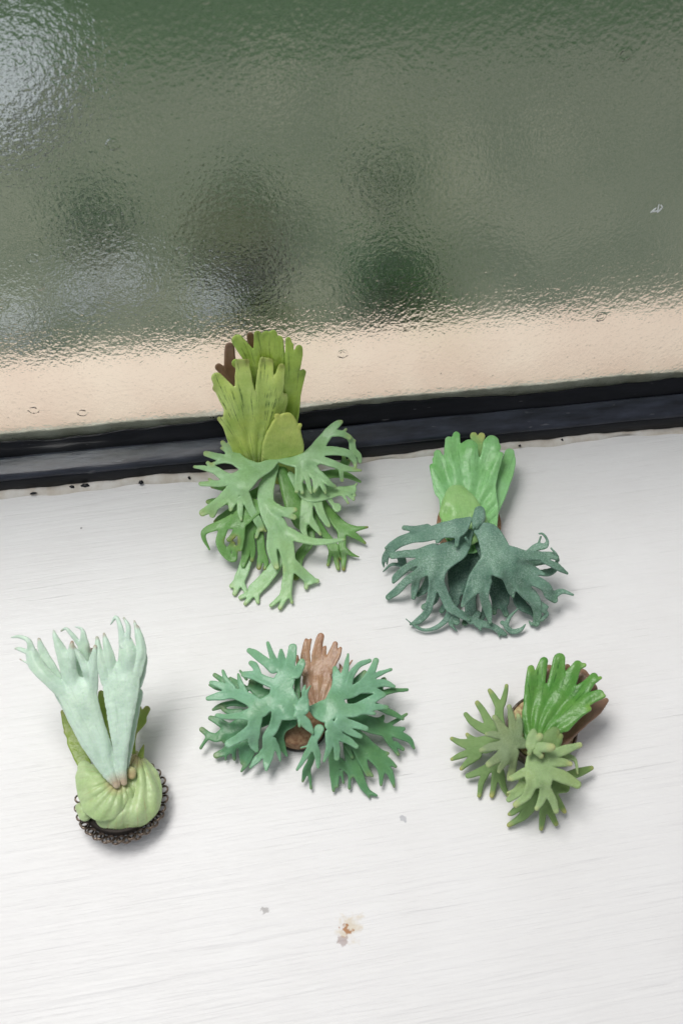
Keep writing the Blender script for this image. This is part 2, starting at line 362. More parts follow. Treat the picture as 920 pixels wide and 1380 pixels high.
def garden_plant(u, v, h, rad, nleaf, label, seed, base_z=BZ):
    """a cushion of leaves outside the glass, its centre seen at pixel u, v"""
    rs = np.random.RandomState(seed)
    c = on_plane(float(u), float(v), base_z+h)
    o = empty('garden_plant', (c[0], c[1], base_z)); tag(o, label, 'plant', 'low plants outside the window')
    vs, fs = [], []
    for i in range(nleaf):
        d = rs.normal(size=3); d /= np.linalg.norm(d); d[2] = abs(d[2])*0.8
        r = rad*rs.uniform(0.45, 1.0); p = d*r*np.array([1, 1, 0.8])+np.array([0, 0, h*0.75])
        ax = d+rs.normal(size=3)*0.5; ax /= np.linalg.norm(ax)
        sd = np.cross(ax, rs.normal(size=3)); sd /= np.linalg.norm(sd); up = np.cross(ax, sd)
        L, W = rad*0.5, rad*0.17; b = len(vs)
        vs += [p-ax*L*0.5, p+sd*W-ax*0.05*L+up*W*0.2, p+ax*L*0.5, p-sd*W-ax*0.05*L+up*W*0.2, p+up*-W*0.2]
        fs += [(b, b+1, b+4), (b+1, b+2, b+4), (b+2, b+3, b+4), (b+3, b, b+4)]
    mesh_obj('foliage', vs, fs, M['leaf'], o)
    vs, fs = [], []
    for i in range(5):
        a = rs.uniform(0, 6.28); top = np.array([math.cos(a)*rad*0.4, math.sin(a)*rad*0.4, h*0.85]); b = len(vs)
        for (pp, rr) in ((np.zeros(3), 0.0016), (top*np.array([0.4, 0.4, 0.5]), 0.0013), (top, 0.0008)):
            for k in range(6): vs.append(pp+np.array([math.cos(k*1.047)*rr, math.sin(k*1.047)*rr, 0]))
        for j in range(2):
            for k in range(6): fs.append((b+j*6+k, b+j*6+(k+1) % 6, b+j*6+6+(k+1) % 6, b+j*6+6+k))
    mesh_obj('stem', vs, fs, M['stem'], o)
garden_plant(330, 262, 0.016, 0.014, 150, 'leafy plant outside the glass standing right behind the brown pot', 1)
garden_plant(122, 278, 0.015, 0.013, 120, 'low plant outside the glass beside the pale stones', 2)
garden_plant(525, 356, 0.015, 0.017, 200, 'broad dark plant blurred behind the glass near the stone sill', 3)
garden_plant(508, 232, 0.012, 0.009, 110, 'small olive plant blurred behind the glass in mid paving', 4)
# brown pot
c = on_plane(308., 316., BZ+0.02)
o = empty('flower_pot', (c[0], c[1], BZ)); tag(o, 'small brown round pot blurred behind the glass', 'pot')
def lathe(name, prof, n, mat, parent, loc=(0, 0, 0)):
    vs, fs = [], []; m = len(prof)
    for i in range(n):
        a = 2*math.pi*i/n
        for (r, z) in prof: vs.append((loc[0]+r*math.cos(a), loc[1]+r*math.sin(a), loc[2]+z))
    for i in range(n):
        for k in range(m-1):
            a, b = i*m+k, ((i+1) % n)*m+k
            fs.append((a, b, b+1, a+1))
    return mesh_obj(name, vs, fs, mat, parent)
lathe('pot_body', [(0.0001, 0), (0.011, 0), (0.015, 0.02), (0.0165, 0.021), (0.0165, 0.026), (0.0145, 0.026), (0.013, 0.012), (0.0001, 0.012)], 28, M['pot'], o)
lathe('soil', [(0.0139, 0.018), (0.008, 0.0195), (0.0001, 0.020)], 20, M['stem'], o)
# pale stones
def stone(u, v, sx, sy, sz, seed, label, base_z=BZ):
    rs = np.random.RandomState(seed); c = on_plane(float(u), float(v), base_z+sz*0.5)
    bm = bmesh.new(); bmesh.ops.create_icosphere(bm, subdivisions=3, radius=1)
    k = rs.normal(size=(5, 3))*1.6; ph = rs.rand(5)*6
    for vv in bm.verts:
        p = np.array(vv.co); f = 1+0.09*sum(math.sin(k[i]@p+ph[i]) for i in range(5))
        q = p*f; vv.co = (c[0]+q[0]*sx, c[1]+q[1]*sy, base_z+max(0, (q[2]+0.7)*sz*0.6))
    me = bpy.data.meshes.new('garden_stone'); bm.to_mesh(me); bm.free(); me.materials.append(M['pale'])
    for p in me.polygons: p.use_smooth = True
    tag(link(bpy.data.objects.new('garden_stone', me)), label, 'stone', 'pale stones outside the window')
stone(8, 100, 0.022, 0.040, 0.020, 1, 'largest pale stone outside, far across the paving from the window')
stone(112, 388, 0.010, 0.007, 0.008, 2, 'small pale stone outside the glass in front of the low plant')
stone(175, 372, 0.009, 0.007, 0.008, 3, 'tiny pale stone between the low plant and the brown pot')
stone(292, 400, 0.011, 0.007, 0.008, 4, 'small pale stone outside the glass in front of the brown pot')
stone(15, 425, 0.011, 0.006, 0.010, 5, 'flat pale stone hard against the outer sill')

# ------------------------------------------------------------------ fronds
TH_MIN = 0.0004
def parse(txt):
    out = []
    for st in txt.replace('\n', ' ').split(';'):
        if not st.strip(): continue
        pts = []
        for p in st.split(','):
            f = [float(x) for x in p.split()]
            pts.append(f if len(f) == 4 else f[:3]+[None])
        if len(pts) == 1: pts.append([pts[0][0]+1, *pts[0][1:]])
        out.append(pts)
    return out

def flow(pts, n=4):
    """smooth a stroke: Catmull-Rom for the path, eased width and height"""
    if len(pts) < 3: return pts
    P = np.array(pts); E = np.vstack([2*P[0]-P[1], P, 2*P[-1]-P[-2]]); out = []
    for i in range(len(P)-1):
        p0, p1, p2, p3 = E[i], E[i+1], E[i+2], E[i+3]
        for j in range(n):
            t_ = j/n
            c = 0.5*(2*p1+(p2-p0)*t_+(2*p0-5*p1+4*p2-p3)*t_**2+(3*p1-p0-3*p2+p3)*t_**3)
            lin = p1+(p2-p1)*t_
            out.append([c[0], c[1], max(1.5, 0.5*c[2]+0.5*lin[2]), 0.5*c[3]+0.5*lin[3]])
    out.append(list(P[-1])); return out
def sheet(view, txt, thick=0.72, dome=0.0, droop=0.05, k=2.2, P0=None, N=None, zoff=0.0, res=1.0, ripple=0.0, seed=0, wscale=1.0, round_ends=None, lift=0.0, pleat=0.0, slim=1.35, blunt=0.0, smooth=25, domer=None):
    """one clay sheet. strokes are drawn in a magnified view (x0, y0, scale); widths in view px; heights in mm.
    returns verts (world), faces, attributes"""
    x0, y0, s = view
    strokes = parse(txt)
    S = []                      # strokes in photo px, height mm
    known = []
    for st in strokes:
        pts = []
        for i, (x, y, w_, z) in enumerate(st):
            u, v = x0+x/s, y0+y/s
            if z is None:
                if i == 0 or not pts:
                    if known:
                        kk = np.array(known); d2 = (kk[:, 0]-u)**2+(kk[:, 1]-v)**2+4
                        ww = d2**-2; z = float((ww*kk[:, 2]).sum()/ww.sum())
                    else: z = 8.0
                else:
                    pu, pv, pw, pz = pts[-1]
                    z = pz-droop*math.hypot(u-pu, v-pv)
            if P0 is None: z = max(z, thick*0.5+0.05)
            pts.append([u, v, max(w_/s*wscale, 1.6), z])
        if blunt and len(pts) > 1: pts[-1][2] = max(pts[-1][2], pts[-2][2]*blunt)
        if S and len(pts) > 1: pts[0][2] = min(pts[0][2], pts[1][2]*slim)
        for (u, v, w_, z) in pts: known.append((u, v, z))
        S.append(flow(pts))
    allp = np.array([p for st in S for p in st])
    m = allp[:, 2].max()*0.5+4
    ax, bx = (allp[:, 0]-allp[:, 2]/2).min()-3, (allp[:, 0]+allp[:, 2]/2).max()+3
    ay, by = (allp[:, 1]-allp[:, 2]/2).min()-3, (allp[:, 1]+allp[:, 2]/2).max()+3
    gx = np.arange(ax, bx, res); gy = np.arange(ay, by, res)
    def field(U, V):
        D = np.full(U.shape, 1e3); Z = np.zeros(U.shape); Wt = np.zeros(U.shape)
        for st in S:
            dS = np.full(U.shape, 1e3)
            for a, b in zip(st[:-1], st[1:]):
                du, dv = b[0]-a[0], b[1]-a[1]; L2 = du*du+dv*dv+1e-9
                tt = np.clip(((U-a[0])*du+(V-a[1])*dv)/L2, 0, 1)
                dist = np.hypot(U-a[0]-tt*du, V-a[1]-tt*dv)
                r = 0.5*(a[2]+(b[2]-a[2])*tt)
                dS = np.minimum(dS, dist-r)
                zz = a[3]+(b[3]-a[3])*tt
                ww = (np.maximum(dist/np.maximum(r, 1), 0.15))**-4
                Z += ww*zz; Wt += ww
            h = np.clip(0.5+0.5*(D-dS)/k, 0, 1)
            D = D*(1-h)+dS*h-k*h*(1-h)
        return D, Z/Wt
    U, V = np.meshgrid(gx, gy)
    D, _ = field(U, V)
    # slight hand-made unevenness of the outline
    rs = np.random.RandomState(seed+11)
    un = np.zeros(U.shape)
    for i in range(6):
        f = rs.uniform(0.12, 0.42); a = rs.uniform(0, 6.28); un += np.sin(f*(U*math.cos(a)+V*math.sin(a))+rs.rand()*6)
    D = D+un*0.10
    ny, nx = D.shape
    ins = D < 0
    vid = {}; pu, pv, pd = [], [], []
    def gv(i, j):
        key = (i, j)
        if key not in vid:
            vid[key] = len(pu); pu.append(gx[j]); pv.append(gy[i]); pd.append(-D[i, j])
        return vid[key]
    def ev(i1, j1, i2, j2):
        key = (i1, j1, i2, j2) if (i1, j1) < (i2, j2) else (i2, j2, i1, j1)
        if key not in vid:
            d1, d2 = D[key[0], key[1]], D[key[2], key[3]]; tt = d1/(d1-d2)
            vid[key] = len(pu); pu.append(gx[key[1]]+(gx[key[3]]-gx[key[1]])*tt); pv.append(gy[key[0]]+(gy[key[2]]-gy[key[0]])*tt); pd.append(0.0)
        return vid[key]
    polys = []
    cells = np.argwhere(ins[:-1, :-1] | ins[1:, :-1] | ins[:-1, 1:] | ins[1:, 1:])
    for i, j in cells:
        cor = ((i, j), (i, j+1), (i+1, j+1), (i+1, j)); poly = []
        for a in range(4):
            A, B = cor[a], cor[(a+1) % 4]
            if ins[A]: poly.append(gv(*A))
            if ins[A] != ins[B]: poly.append(ev(*A, *B))
        if len(poly) >= 3: polys.append(poly)
    pu, pv, pd = map(np.array, (pu, pv, pd))
    _, Z = field(pu, pv)
    dmm = np.minimum(pd, 40)*0.25
    if smooth:                  # relax the kinks where strokes meet
        ed = np.array([(f[i], f[(i+1) % len(f)]) for f in polys for i in range(len(f))])
        cnt = np.bincount(ed.ravel(), minlength=len(pu)).astype(float)
        for _i in range(smooth):
            acc = np.bincount(ed[:, 0], Z[ed[:, 1]], len(pu))+np.bincount(ed[:, 1], Z[ed[:, 0]], len(pu))
            Z = 0.3*Z+0.7*acc/np.maximum(cnt, 1)
    if dome:
        xx = np.minimum(dmm/(domer or dome*1.6), 1); Z = Z+dome*(1-(1-xx)**2)
    if lift: Z = Z+lift*np.exp(-dmm/0.5)
    # polar frame round the first stroke's start (root)
    r0 = S[0][0]; r1 = S[0][-1]
    base_ang = math.atan2(r1[1]-r0[1], r1[0]-r0[0]); back = 14
    cx, cy = r0[0]-back*math.cos(base_ang), r0[1]-back*math.sin(base_ang)
    ang = np.angle(np.exp(1j*(np.arctan2(pv-cy, pu-cx)-base_ang))); rad = np.hypot(pu-cx, pv-cy)
    if ripple:
        for i in range(4):
            f = rs.uniform(0.05, 0.16); a = rs.uniform(0, 6.28); Z = Z+ripple*0.4*np.sin(f*(pu*math.cos(a)+pv*math.sin(a))+rs.rand()*6)
    if pleat: Z = Z+pleat*np.sin(ang*22+np.sin(rad*0.05)*1.5)*np.clip(dmm/1.2, 0, 1)
    tip = np.zeros(len(pu))
    for st in S[1:] if len(S) > 1 else S:
        e = st[-1]; e0 = st[-2]
        if e[2] > 10.5: continue
        rr = max(5.5, e[2]*1.25)*rs.uniform(0.7, 1.3)
        L = math.hypot(e[0]-e0[0], e[1]-e0[1])+1e-6
        tx, ty = e[0]+(e[0]-e0[0])/L*e[2]*0.5, e[1]+(e[1]-e0[1])/L*e[2]*0.5
        tip = np.maximum(tip, np.clip(1.25-np.hypot(pu-tx, pv-ty)/rr, 0, 1)*rs.uniform(0.5, 1))
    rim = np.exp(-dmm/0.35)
    basea = np.clip(1.2-np.hypot(pu-r0[0], pv-r0[1])/16, 0, 1)
    if P0 is None: P0_, N_ = np.zeros(3), np.array([0, 0, 1.0])
    else: P0_, N_ = P0, N
    mid = on_plane(pu, pv, (Z+zoff)*0.001, P0_, N_)
    # normals of the mid surface
    eps = np.zeros((len(pu), 3))
    F = polys
    nor = np.zeros_like(mid)
    for q in (3, 4, 5, 6):
        idx = np.array([f for f in F if len(f) == q])
        if len(idx) == 0: continue
        a, b, c_ = mid[idx[:, 0]], mid[idx[:, 1]], mid[idx[:, 2]]
        nn = np.cross(b-a, c_-a)
        for kx in range(q): np.add.at(nor, idx[:, kx], nn)
    nl = np.linalg.norm(nor, axis=1)[:, None]; nor = nor/np.maximum(nl, 1e-15)
    # towards the camera
    sgn = np.sign(((CAM-mid)*nor).sum(1)); sgn[sgn == 0] = 1; flip = np.median(sgn); nor *= flip
    half = thick*0.5
    prof = np.sqrt(np.clip(1-(1-np.minimum(dmm/(half*1.15), 1))**2, 0, 1))
    off = (nor*(half*prof*0.001)[:, None])
    nV = len(pu)
    onb = pd <= 0.0
    verts = np.concatenate([mid+off, mid-off])
    backid = np.arange(nV)+nV; backid[onb] = np.arange(nV)[onb]
    faces = []
    for f in F:
        ff = f[::-1] if flip < 0 else f
        faces.append(tuple(ff)); g_ = tuple(int(backid[x]) for x in ff[::-1])
        faces.append(g_)
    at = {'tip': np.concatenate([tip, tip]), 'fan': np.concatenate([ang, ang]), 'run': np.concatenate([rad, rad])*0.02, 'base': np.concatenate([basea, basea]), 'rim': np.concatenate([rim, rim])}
    # drop unused back vertices of the rim
    used = np.ones(2*nV, bool); used[nV:][onb] = False
    remap = np.cumsum(used)-1
    verts = verts[used]; faces = [tuple(int(remap[x]) for x in f) for f in faces]
    at = {k_: a[used] for k_, a in at.items()}
    if P0 is None:
        verts[:, 2] = np.maximum(verts[:, 2], 0.00015)
    return verts, faces, at

def frond(name, mat, parent, *sheets):
    V, F, A = [], [], {}
    n = 0
    for q_, (v, f, a) in enumerate(sheets):
        if q_: a['base'] = a['base']*0
        V.append(v); F += [tuple(x+n for x in ff) for ff in f]; n += len(v)
        for k_, x in a.items(): A.setdefault(k_, []).append(x)
    V = np.concatenate(V)-np.array(parent.location)
    o = mesh_obj(name, V, F, mat, parent)
    for k_, x in A.items():
        at = o.data.attributes.new(k_, 'FLOAT', 'POINT'); at.data.foreach_set('value', np.concatenate(x).astype(np.float32))
    return o
def plant(u, v, label):
    p = on_plane(float(u), float(v), 0.0)
    o = empty('fern_brooch', tuple(p)); tag(o, label, 'brooch', 'miniature fern brooches on the sill')
    return o
def disc(name, parent, u, v, h, rad, thick, mat, tilt=(0, 0, 0), prof=None, seg=48):
    """round base; its upper rim centre seen at pixel u, v at height h (m)"""
    c = on_plane(float(u), float(v), h)-np.array(parent.location)
    prof = prof or [(0.0001, -thick), (rad*0.97, -thick), (rad, -thick*0.85), (rad, -thick*0.12), (rad*0.985, 0.0), (0.0001, 0.0)]
    o = lathe(name, prof, seg, mat, parent)
    o.location = c; o.rotation_euler = tilt
    return o


# ================================================================== fern brooch leaning on the window rail
A = (250, 430, 3.538); B = (250, 560, 3.538); B1 = (255, 590, 7.077); B2 = (370, 560, 7.077); B4 = (370, 670, 7.077)
f1 = plant(375, 640, 'tallest fern brooch, leaning on the black window rail, yellow-green fan over sage fronds')
PF = on_plane(375., 620., 0.012)                    # foot of the fan
LEAN = R(9)                                         # the fan leans back towards the glass
NF = -WN*math.cos(LEAN)+np.array([0, 0, math.sin(LEAN)])
kw = dict(P0=PF, N=NF)
frond('shield_frond', M['p1_brown'], f1, sheet(A, '''330 640 190 -7,325 470 230 -7,320 330 210 -7;
 230 330 60,190 260 45,158 230 36; 240 330 60,215 230 60,210 135 46; 300 300 60,318 160 45,308 78 34; 420 330 80,425 250 50; 260 620 70,245 560 40''', slim=9, **kw))
frond('shield_frond', M['p1_olive'], f1, sheet(A, '''410 430 150 -4.6,400 330 150 -4.6,392 250 150 -4.4;
 330 220 70,285 150 66,248 102 56; 345 220 60,352 150 58,344 75 36; 395 200 100,395 130 92,385 78 44; 400 130 60,418 72 40; 440 220 70,446 150 52,446 98 40; 300 250 60,240 210 40''', pleat=0.18, ripple=0.6, slim=9, **kw))
frond('shield_frond', M['p1_olive'], f1, sheet(A, '''490 560 70 -3.2,503 440 80 -3,510 320 86 -2.8; 505 300 76,500 200 54,490 98 26; 508 270 60,530 190 52,542 140 34; 520 340 64,545 280 46,560 254 30; 495 150 30,505 125 20''', pleat=0.15, ripple=0.5, slim=9, **kw))
frond('shield_frond', M['p1_shield'], f1, sheet(A, '''335 690 150 0.2,318 590 205 0,306 480 255 0;
 255 440 120,190 345 90,150 282 56; 180 330 60,142 330 26; 290 430 110,278 300 84,272 222 66; 262 230 40,252 205 26; 280 230 40,294 202 26; 392 440 110,380 320 92,384 220 70; 372 225 36,366 192 24; 398 225 40,405 205 26;
 420 400 84,440 310 62,458 228 34; 440 450 60,466 395 42,476 364 22; 235 570 70,200 510 44,162 476 24''', k=3, pleat=0.2, ripple=0.8, slim=9, **kw))
frond('shield_frond', M['p1_shield_small'], f1, sheet(A, '''458 690 196 1.6,464 610 196 1.9,472 535 146 1.8,480 490 90 1.6; 455 490 50,438 464 30; 480 490 50,490 462 30; 520 530 40,545 505 20''', dome=0.5, ripple=0.2, slim=9, **kw))
disc('base_disc', f1, 374, 622, 0.0070, 0.0070, 0.003, M['cork'], (R(70), 0, WANG))
frond('stem', M['p1_shaded'], f1, sheet(B, '437 215 46 11.5,475 310 62 10,520 420 100 8,555 500 90 6', droop=0.06, dome=0.6))
# sprawling fronds
frond('frond', M['p1_frond'], f1, sheet(B1, '''830 228 52 14.5,740 275 120 15.5,610 340 170 16.5,490 430 240 16;
 640 290 110 16,520 255 130 16.2,430 180 130 16.6,385 105 110 17; 350 90 60,320 50 44; 385 90 60,388 55 44; 350 120 40,308 100 26; 430 215 100 16.5,290 190 76 16,160 152 54 15; 330 220 60,230 248 34;
 480 390 150 16,370 385 100 15.5,270 325 84 15,180 242 40 14.5; 260 330 70 15,140 288 48 14.5,52 278 20 14; 350 430 90,220 440 60 13,112 440 44 11.5; 230 420 40,192 395 24;
 400 510 150 15,310 600 110 12.5,210 670 92 10,130 715 70 8; 265 640 90,220 735 60 8; 430 540 120,410 620 84 13,396 685 30 12; 490 590 84,485 700 56 12.5,496 785 26 11;
 530 540 160 15,590 680 84 12.5,650 790 84 10,690 860 70 8; 690 850 50,728 890 28 7; 670 850 50,640 950 34 6.5''', dome=0.2, droop=0.12, wscale=0.97, blunt=0.4, slim=1.15, ripple=0.7, k=1.7))
frond('frond', M['p1_shaded'], f1, sheet(B1, '''780 320 60 12,700 480 84 10.5,560 570 100 9,430 640 110 7.5; 420 610 80,250 600 56 6,180 610 44 5; 330 480 60 10,250 470 40 9,215 470 26; 430 690 80 6.5,330 740 60 5,250 800 40 4''', droop=0.12))
frond('frond', M['p1_frond'], f1, sheet(B2, '''45 428 46 14.5,170 442 100 15.5,300 430 160 16.5,390 390 180 16.5;
 340 390 140 16.5,430 280 122 17,520 155 92 18,600 82 62 18.5,632 62 40 18.5; 540 165 90,640 175 62 17.5,710 210 50 16; 650 165 40,680 132 26 16;
 450 340 120 16.5,580 340 84 16.5,700 365 70 15.5,755 430 54 13.5,770 485 34 12; 430 420 120 16.5,560 462 72 15.5,640 498 70 14.5,740 515 46 13.5,822 525 18 12.5; 630 520 60,642 615 38 12;
 245 490 120 15.5,232 620 90 13.5,210 725 36 12; 245 640 76,264 735 34 12; 300 550 64,328 680 46 12.8,348 740 22 12; 330 470 150 15.5,400 580 112 14.5,398 650 74 13.5,380 725 28 12.3; 425 620 62,470 700 42 13,485 742 20 12.3; 430 560 74,510 640 62 13.5,578 678 26 12''', dome=0.2, droop=0.12, wscale=0.97, blunt=0.4, slim=1.15, ripple=0.7, k=1.7),
 sheet(B2, '''700 200 50 15.5,735 250 62 14.5,748 330 66 13,800 380 56 12,812 440 34 10.5; 735 250 40,765 240 22''', droop=0.12))
frond('frond', M['p1_shaded'], f1, sheet(B2, '''330 560 80 10.5,450 570 84 10,570 555 80 10,690 570 60 9.5,818 632 22 8; 600 530 50,660 420 40 10.5,650 390 26; 660 500 50,700 440 44 10.5,715 410 24''', droop=0.1))
frond('frond', M['p1_frond'], f1, sheet(B2, '''150 560 60 11.5,300 740 140 10,440 740 150 9.8,600 725 92 9.4,740 705 76 9; 740 700 50,782 650 16 9.5; 640 740 60,700 835 22 8; 690 740 60,752 798 28 8; 740 720 60,765 760 26 7.5''', droop=0.12),
 sheet(B4, '''320 -60 110 10,310 60 120 9.4,300 190 128 8.2; 290 200 100,270 290 72 6.8,300 385 44 5.8; 340 220 80,390 290 56 7,435 355 24 6; 400 20 90 9.4,440 150 74 7.8,500 250 56 6.2,518 275 36 5.8; 500 -20 80 9.4,560 80 40 8.4,590 100 90 8''', dome=0.15, droop=0.12))
frond('frond', M['p1_shaded'], f1, sheet(B4, '''430 -20 60 8,460 60 76 6.5,560 200 104 4.6,640 290 120 3.8; 640 280 90,760 302 60 3.6,884 286 20 3.8; 700 330 76,800 392 52 2.6,862 440 22 2; 640 330 84,642 450 72 2.2,655 560 58 1.4,656 685 36 0.8; 655 490 44,730 545 36 1.8,802 570 12 1.6''', dome=0.15, droop=0.05, ripple=0.4))
frond('frond', M['p1_shaded'], f1, sheet(B4, '''340 80 40 6,380 170 44 5.2,430 280 62 4,500 385 76 3,560 480 108 2.2; 540 500 60,508 650 30 0.9; 570 510 70,605 682 40 0.8; 600 510 50,630 595 22 1; 340 320 90 4,330 440 90 2.5,240 560 90 1.2,200 760 70 0.8''', dome=0.15, droop=0.05, ripple=0.4))
frond('frond', M['p1_frond'], f1, sheet(B, '''432 240 34 12.5,386 340 84 12.5,386 430 88 12,435 530 108 10.5,472 605 92 8.5,490 680 74 6.2,490 760 56 4,478 850 60 2.2; 475 850 44,408 906 22 1; 480 860 44,450 918 20 0.9; 495 850 36,507 892 15 0.9; 500 700 64,560 755 54 3.2,590 785 54 1.8; 590 785 40,628 790 22 1.2; 580 785 40,574 820 24 0.9;
 490 560 90 9.8,560 590 46 9.4,640 604 34 9,715 598 25 8.8,755 592 12 8.6; 400 430 74 12.5,460 455 46 13,522 450 26 12.5; 460 462 44,516 486 28 12; 420 570 70 9.5,412 640 56 7,434 722 30 4.5''', dome=0.15, droop=0.1, wscale=0.9, blunt=0.3))
frond('frond', M['p1_shaded'], f1, sheet(B, '''320 440 90 11.5,255 495 84 10.8,170 520 46 9.5,96 550 32 8.6,88 585 22 7.4,114 638 10 5; 185 530 44 9.4,165 600 42 7,190 655 44 5,228 682 34 4,238 630 22 6; 200 650 30,225 610 24 6.6;
 262 515 64,225 575 28 8.6,206 592 20 8; 268 530 56,262 620 28 7.5,258 640 14''', droop=0.1),
 sheet(B, '''330 470 60 9.5,300 560 54 7,290 650 42 4.6,276 716 20 2.6; 310 560 36,322 640 26 4,316 690 20 2.6; 350 540 40 7.4,362 650 36 4.5,350 726 22 2.5; 364 650 34,384 700 26 3,378 730 16''', dome=0.2, droop=0.08))
frond('frond', M['p1_frond'], f1, sheet(B, '300 600 60 4,292 690 56 2.6,262 775 56 1.5; 250 785 40,220 812 24 1; 258 790 40,234 850 22 0.7; 270 800 40,292 848 20 0.7', droop=0.03),
 sheet(B, '470 620 60 5,430 715 58 3,380 780 64 2,330 832 66 1.3; 320 838 40,262 868 20 0.8; 325 845 40,284 898 18 0.8; 335 845 40,345 890 20 0.7', droop=0.03))

# ================================================================== frosted blue-green fern brooch
C = (500, 570, 3.172); C1 = (510, 690, 6.571); C2 = (635, 690, 6.571)
f2 = plant(632, 715, 'fern brooch with frosted blue-green curling fronds below a bright spring-green fan')
disc('base_disc', f2, 632, 703, 0.0062, 0.0098, 0.006, M['cork'], (0, 0, 0))
frond('shield_frond', M['p2_shield'], f2, sheet(C, '505 400 60 8,545 290 72 8.5,582 185 66 9.5,590 130 42 10', dome=0.2, slim=9))
frond('shield_frond', M['p2_small'], f2, sheet(C, '460 260 70 9,456 160 66 10,452 100 52 10.5; 450 95 30,438 56 32 11; 460 95 30,470 58 32 11', dome=0.15, slim=9))
frond('shield_frond', M['p2_shield'], f2, sheet(C, '''420 440 236 9.5,418 370 250 10.8,410 300 245 12.2; 310 285 84,285 215 62,260 186 24; 330 265 84,300 185 60,284 132 34; 290 190 40,268 156 16;
 358 275 90,345 175 76,332 76 36; 356 150 60,363 54 32; 418 280 100,420 170 84,418 108 72; 475 275 110,502 170 88,514 84 62; 400 130 40,396 100 26; 430 130 40,440 100 26; 500 110 40,490 86 28; 525 110 40,540 104 28; 520 200 50,555 135 20''', k=3, droop=-0.06, pleat=0.2, ripple=0.6, slim=9))
frond('shield_frond', M['p2_small'], f2, sheet(C, '400 430 190 13,385 370 156 14,366 318 106 14; 330 350 60,320 390 60 12', dome=1.0, k=5, ripple=0.3, slim=9))
frond('bud', M['p2_frond'], f2, sheet(C, '462 382 50 17,458 410 56 18.5,448 432 36 19; 440 430 20,436 452 10 18; 455 430 20,452 448 12 18; 468 420 24,472 440 12 17', thick=2.2, k=2))
frond('frond', M['p2_under'], f2, sheet(C1, '''828 160 24 13,805 330 150 9,760 480 290 7,735 610 250 5.5; 690 680 170,655 800 92 3.6; 690 800 60,640 880 44 2.4; 810 640 120 5,812 780 100 3,812 890 104 1.6; 820 880 60,760 985 50 1; 850 900 60,900 1010 50 1'''), )
frond('frond', M['p2_under'], f2, sheet(C2, '''60 300 60 11,180 500 130 9,235 650 200 7,255 780 160 5; 270 820 80,305 905 50 3; 210 800 80,200 890 44 3; 130 780 60,110 900 60 3,60 960 60 2.4; 400 700 80 6,430 810 104 4.6,520 880 64 3.4,560 935 30 2'''))
frond('frond', M['p2_frond'], f2, sheet(C1, '''800 190 70 15.5,700 330 170 15,570 400 210 14.5,520 510 150 13.5,512 610 128 11.5;
 490 640 84 11,462 760 66 7.5,432 880 60 4,360 958 58 1.6,280 996 18 1; 540 640 84 11,590 760 76 8,640 850 84 6,740 920 50 4.5,800 956 25 4; 460 480 110 13,330 560 82 10,240 620 62 7,160 700 62 4,86 755 46 1.6; 345 575 60 9.5,322 660 66 5.5,306 760 36 2.4;
 440 430 84 13,320 452 62 11,230 510 60 8,160 572 60 4.5,130 622 22 2.6; 490 330 96 14,340 368 72 11.5,220 372 60 9.5,120 388 50 7.5''', dome=0.2, ripple=0.8, lift=0.15, wscale=1.12, slim=1.6),
 sheet(C1, '640 860 60 5.5,590 960 50 3,500 1028 38 1.8,400 1045 28 1.6,310 1003 20 2.4,240 946 8 4.2', thick=0.8),
 sheet(C1, '430 440 50 8,360 480 60 6,300 505 44 5,200 472 32 4,110 466 24 3.4,38 530 8 2; 330 510 50,345 530 34; 200 400 80 6,215 460 70 4', thick=0.8),
 sheet(C1, '460 520 60 8,430 640 80 5,390 700 70 3; 390 700 60,345 732 40 2.4; 520 700 60 6,490 790 54 4,400 842 54 2; 600 800 50 4,558 872 50 2; 650 900 60 4.5,640 990 40 2.6,692 1056 9 1.4; 690 930 50,690 975 60 3', thick=0.8))
frond('frond', M['p2_frond'], f2, sheet(C1, '''800 70 56 18,700 140 165 18.5,570 160 140 17.5,430 200 120 15.5,260 235 100 12.5,140 295 92 9.5,75 370 66 6.5,42 440 36 3.6,46 488 12 2; 80 390 44,74 458 18 3; 430 140 64,310 148 52 14.5,226 140 44 13; 700 210 110,690 292 36 16; 770 230 60,795 268 20 16; 120 280 30,60 318 22 9; 560 210 60,520 262 40 15.5''', dome=0.15, lift=0.25))
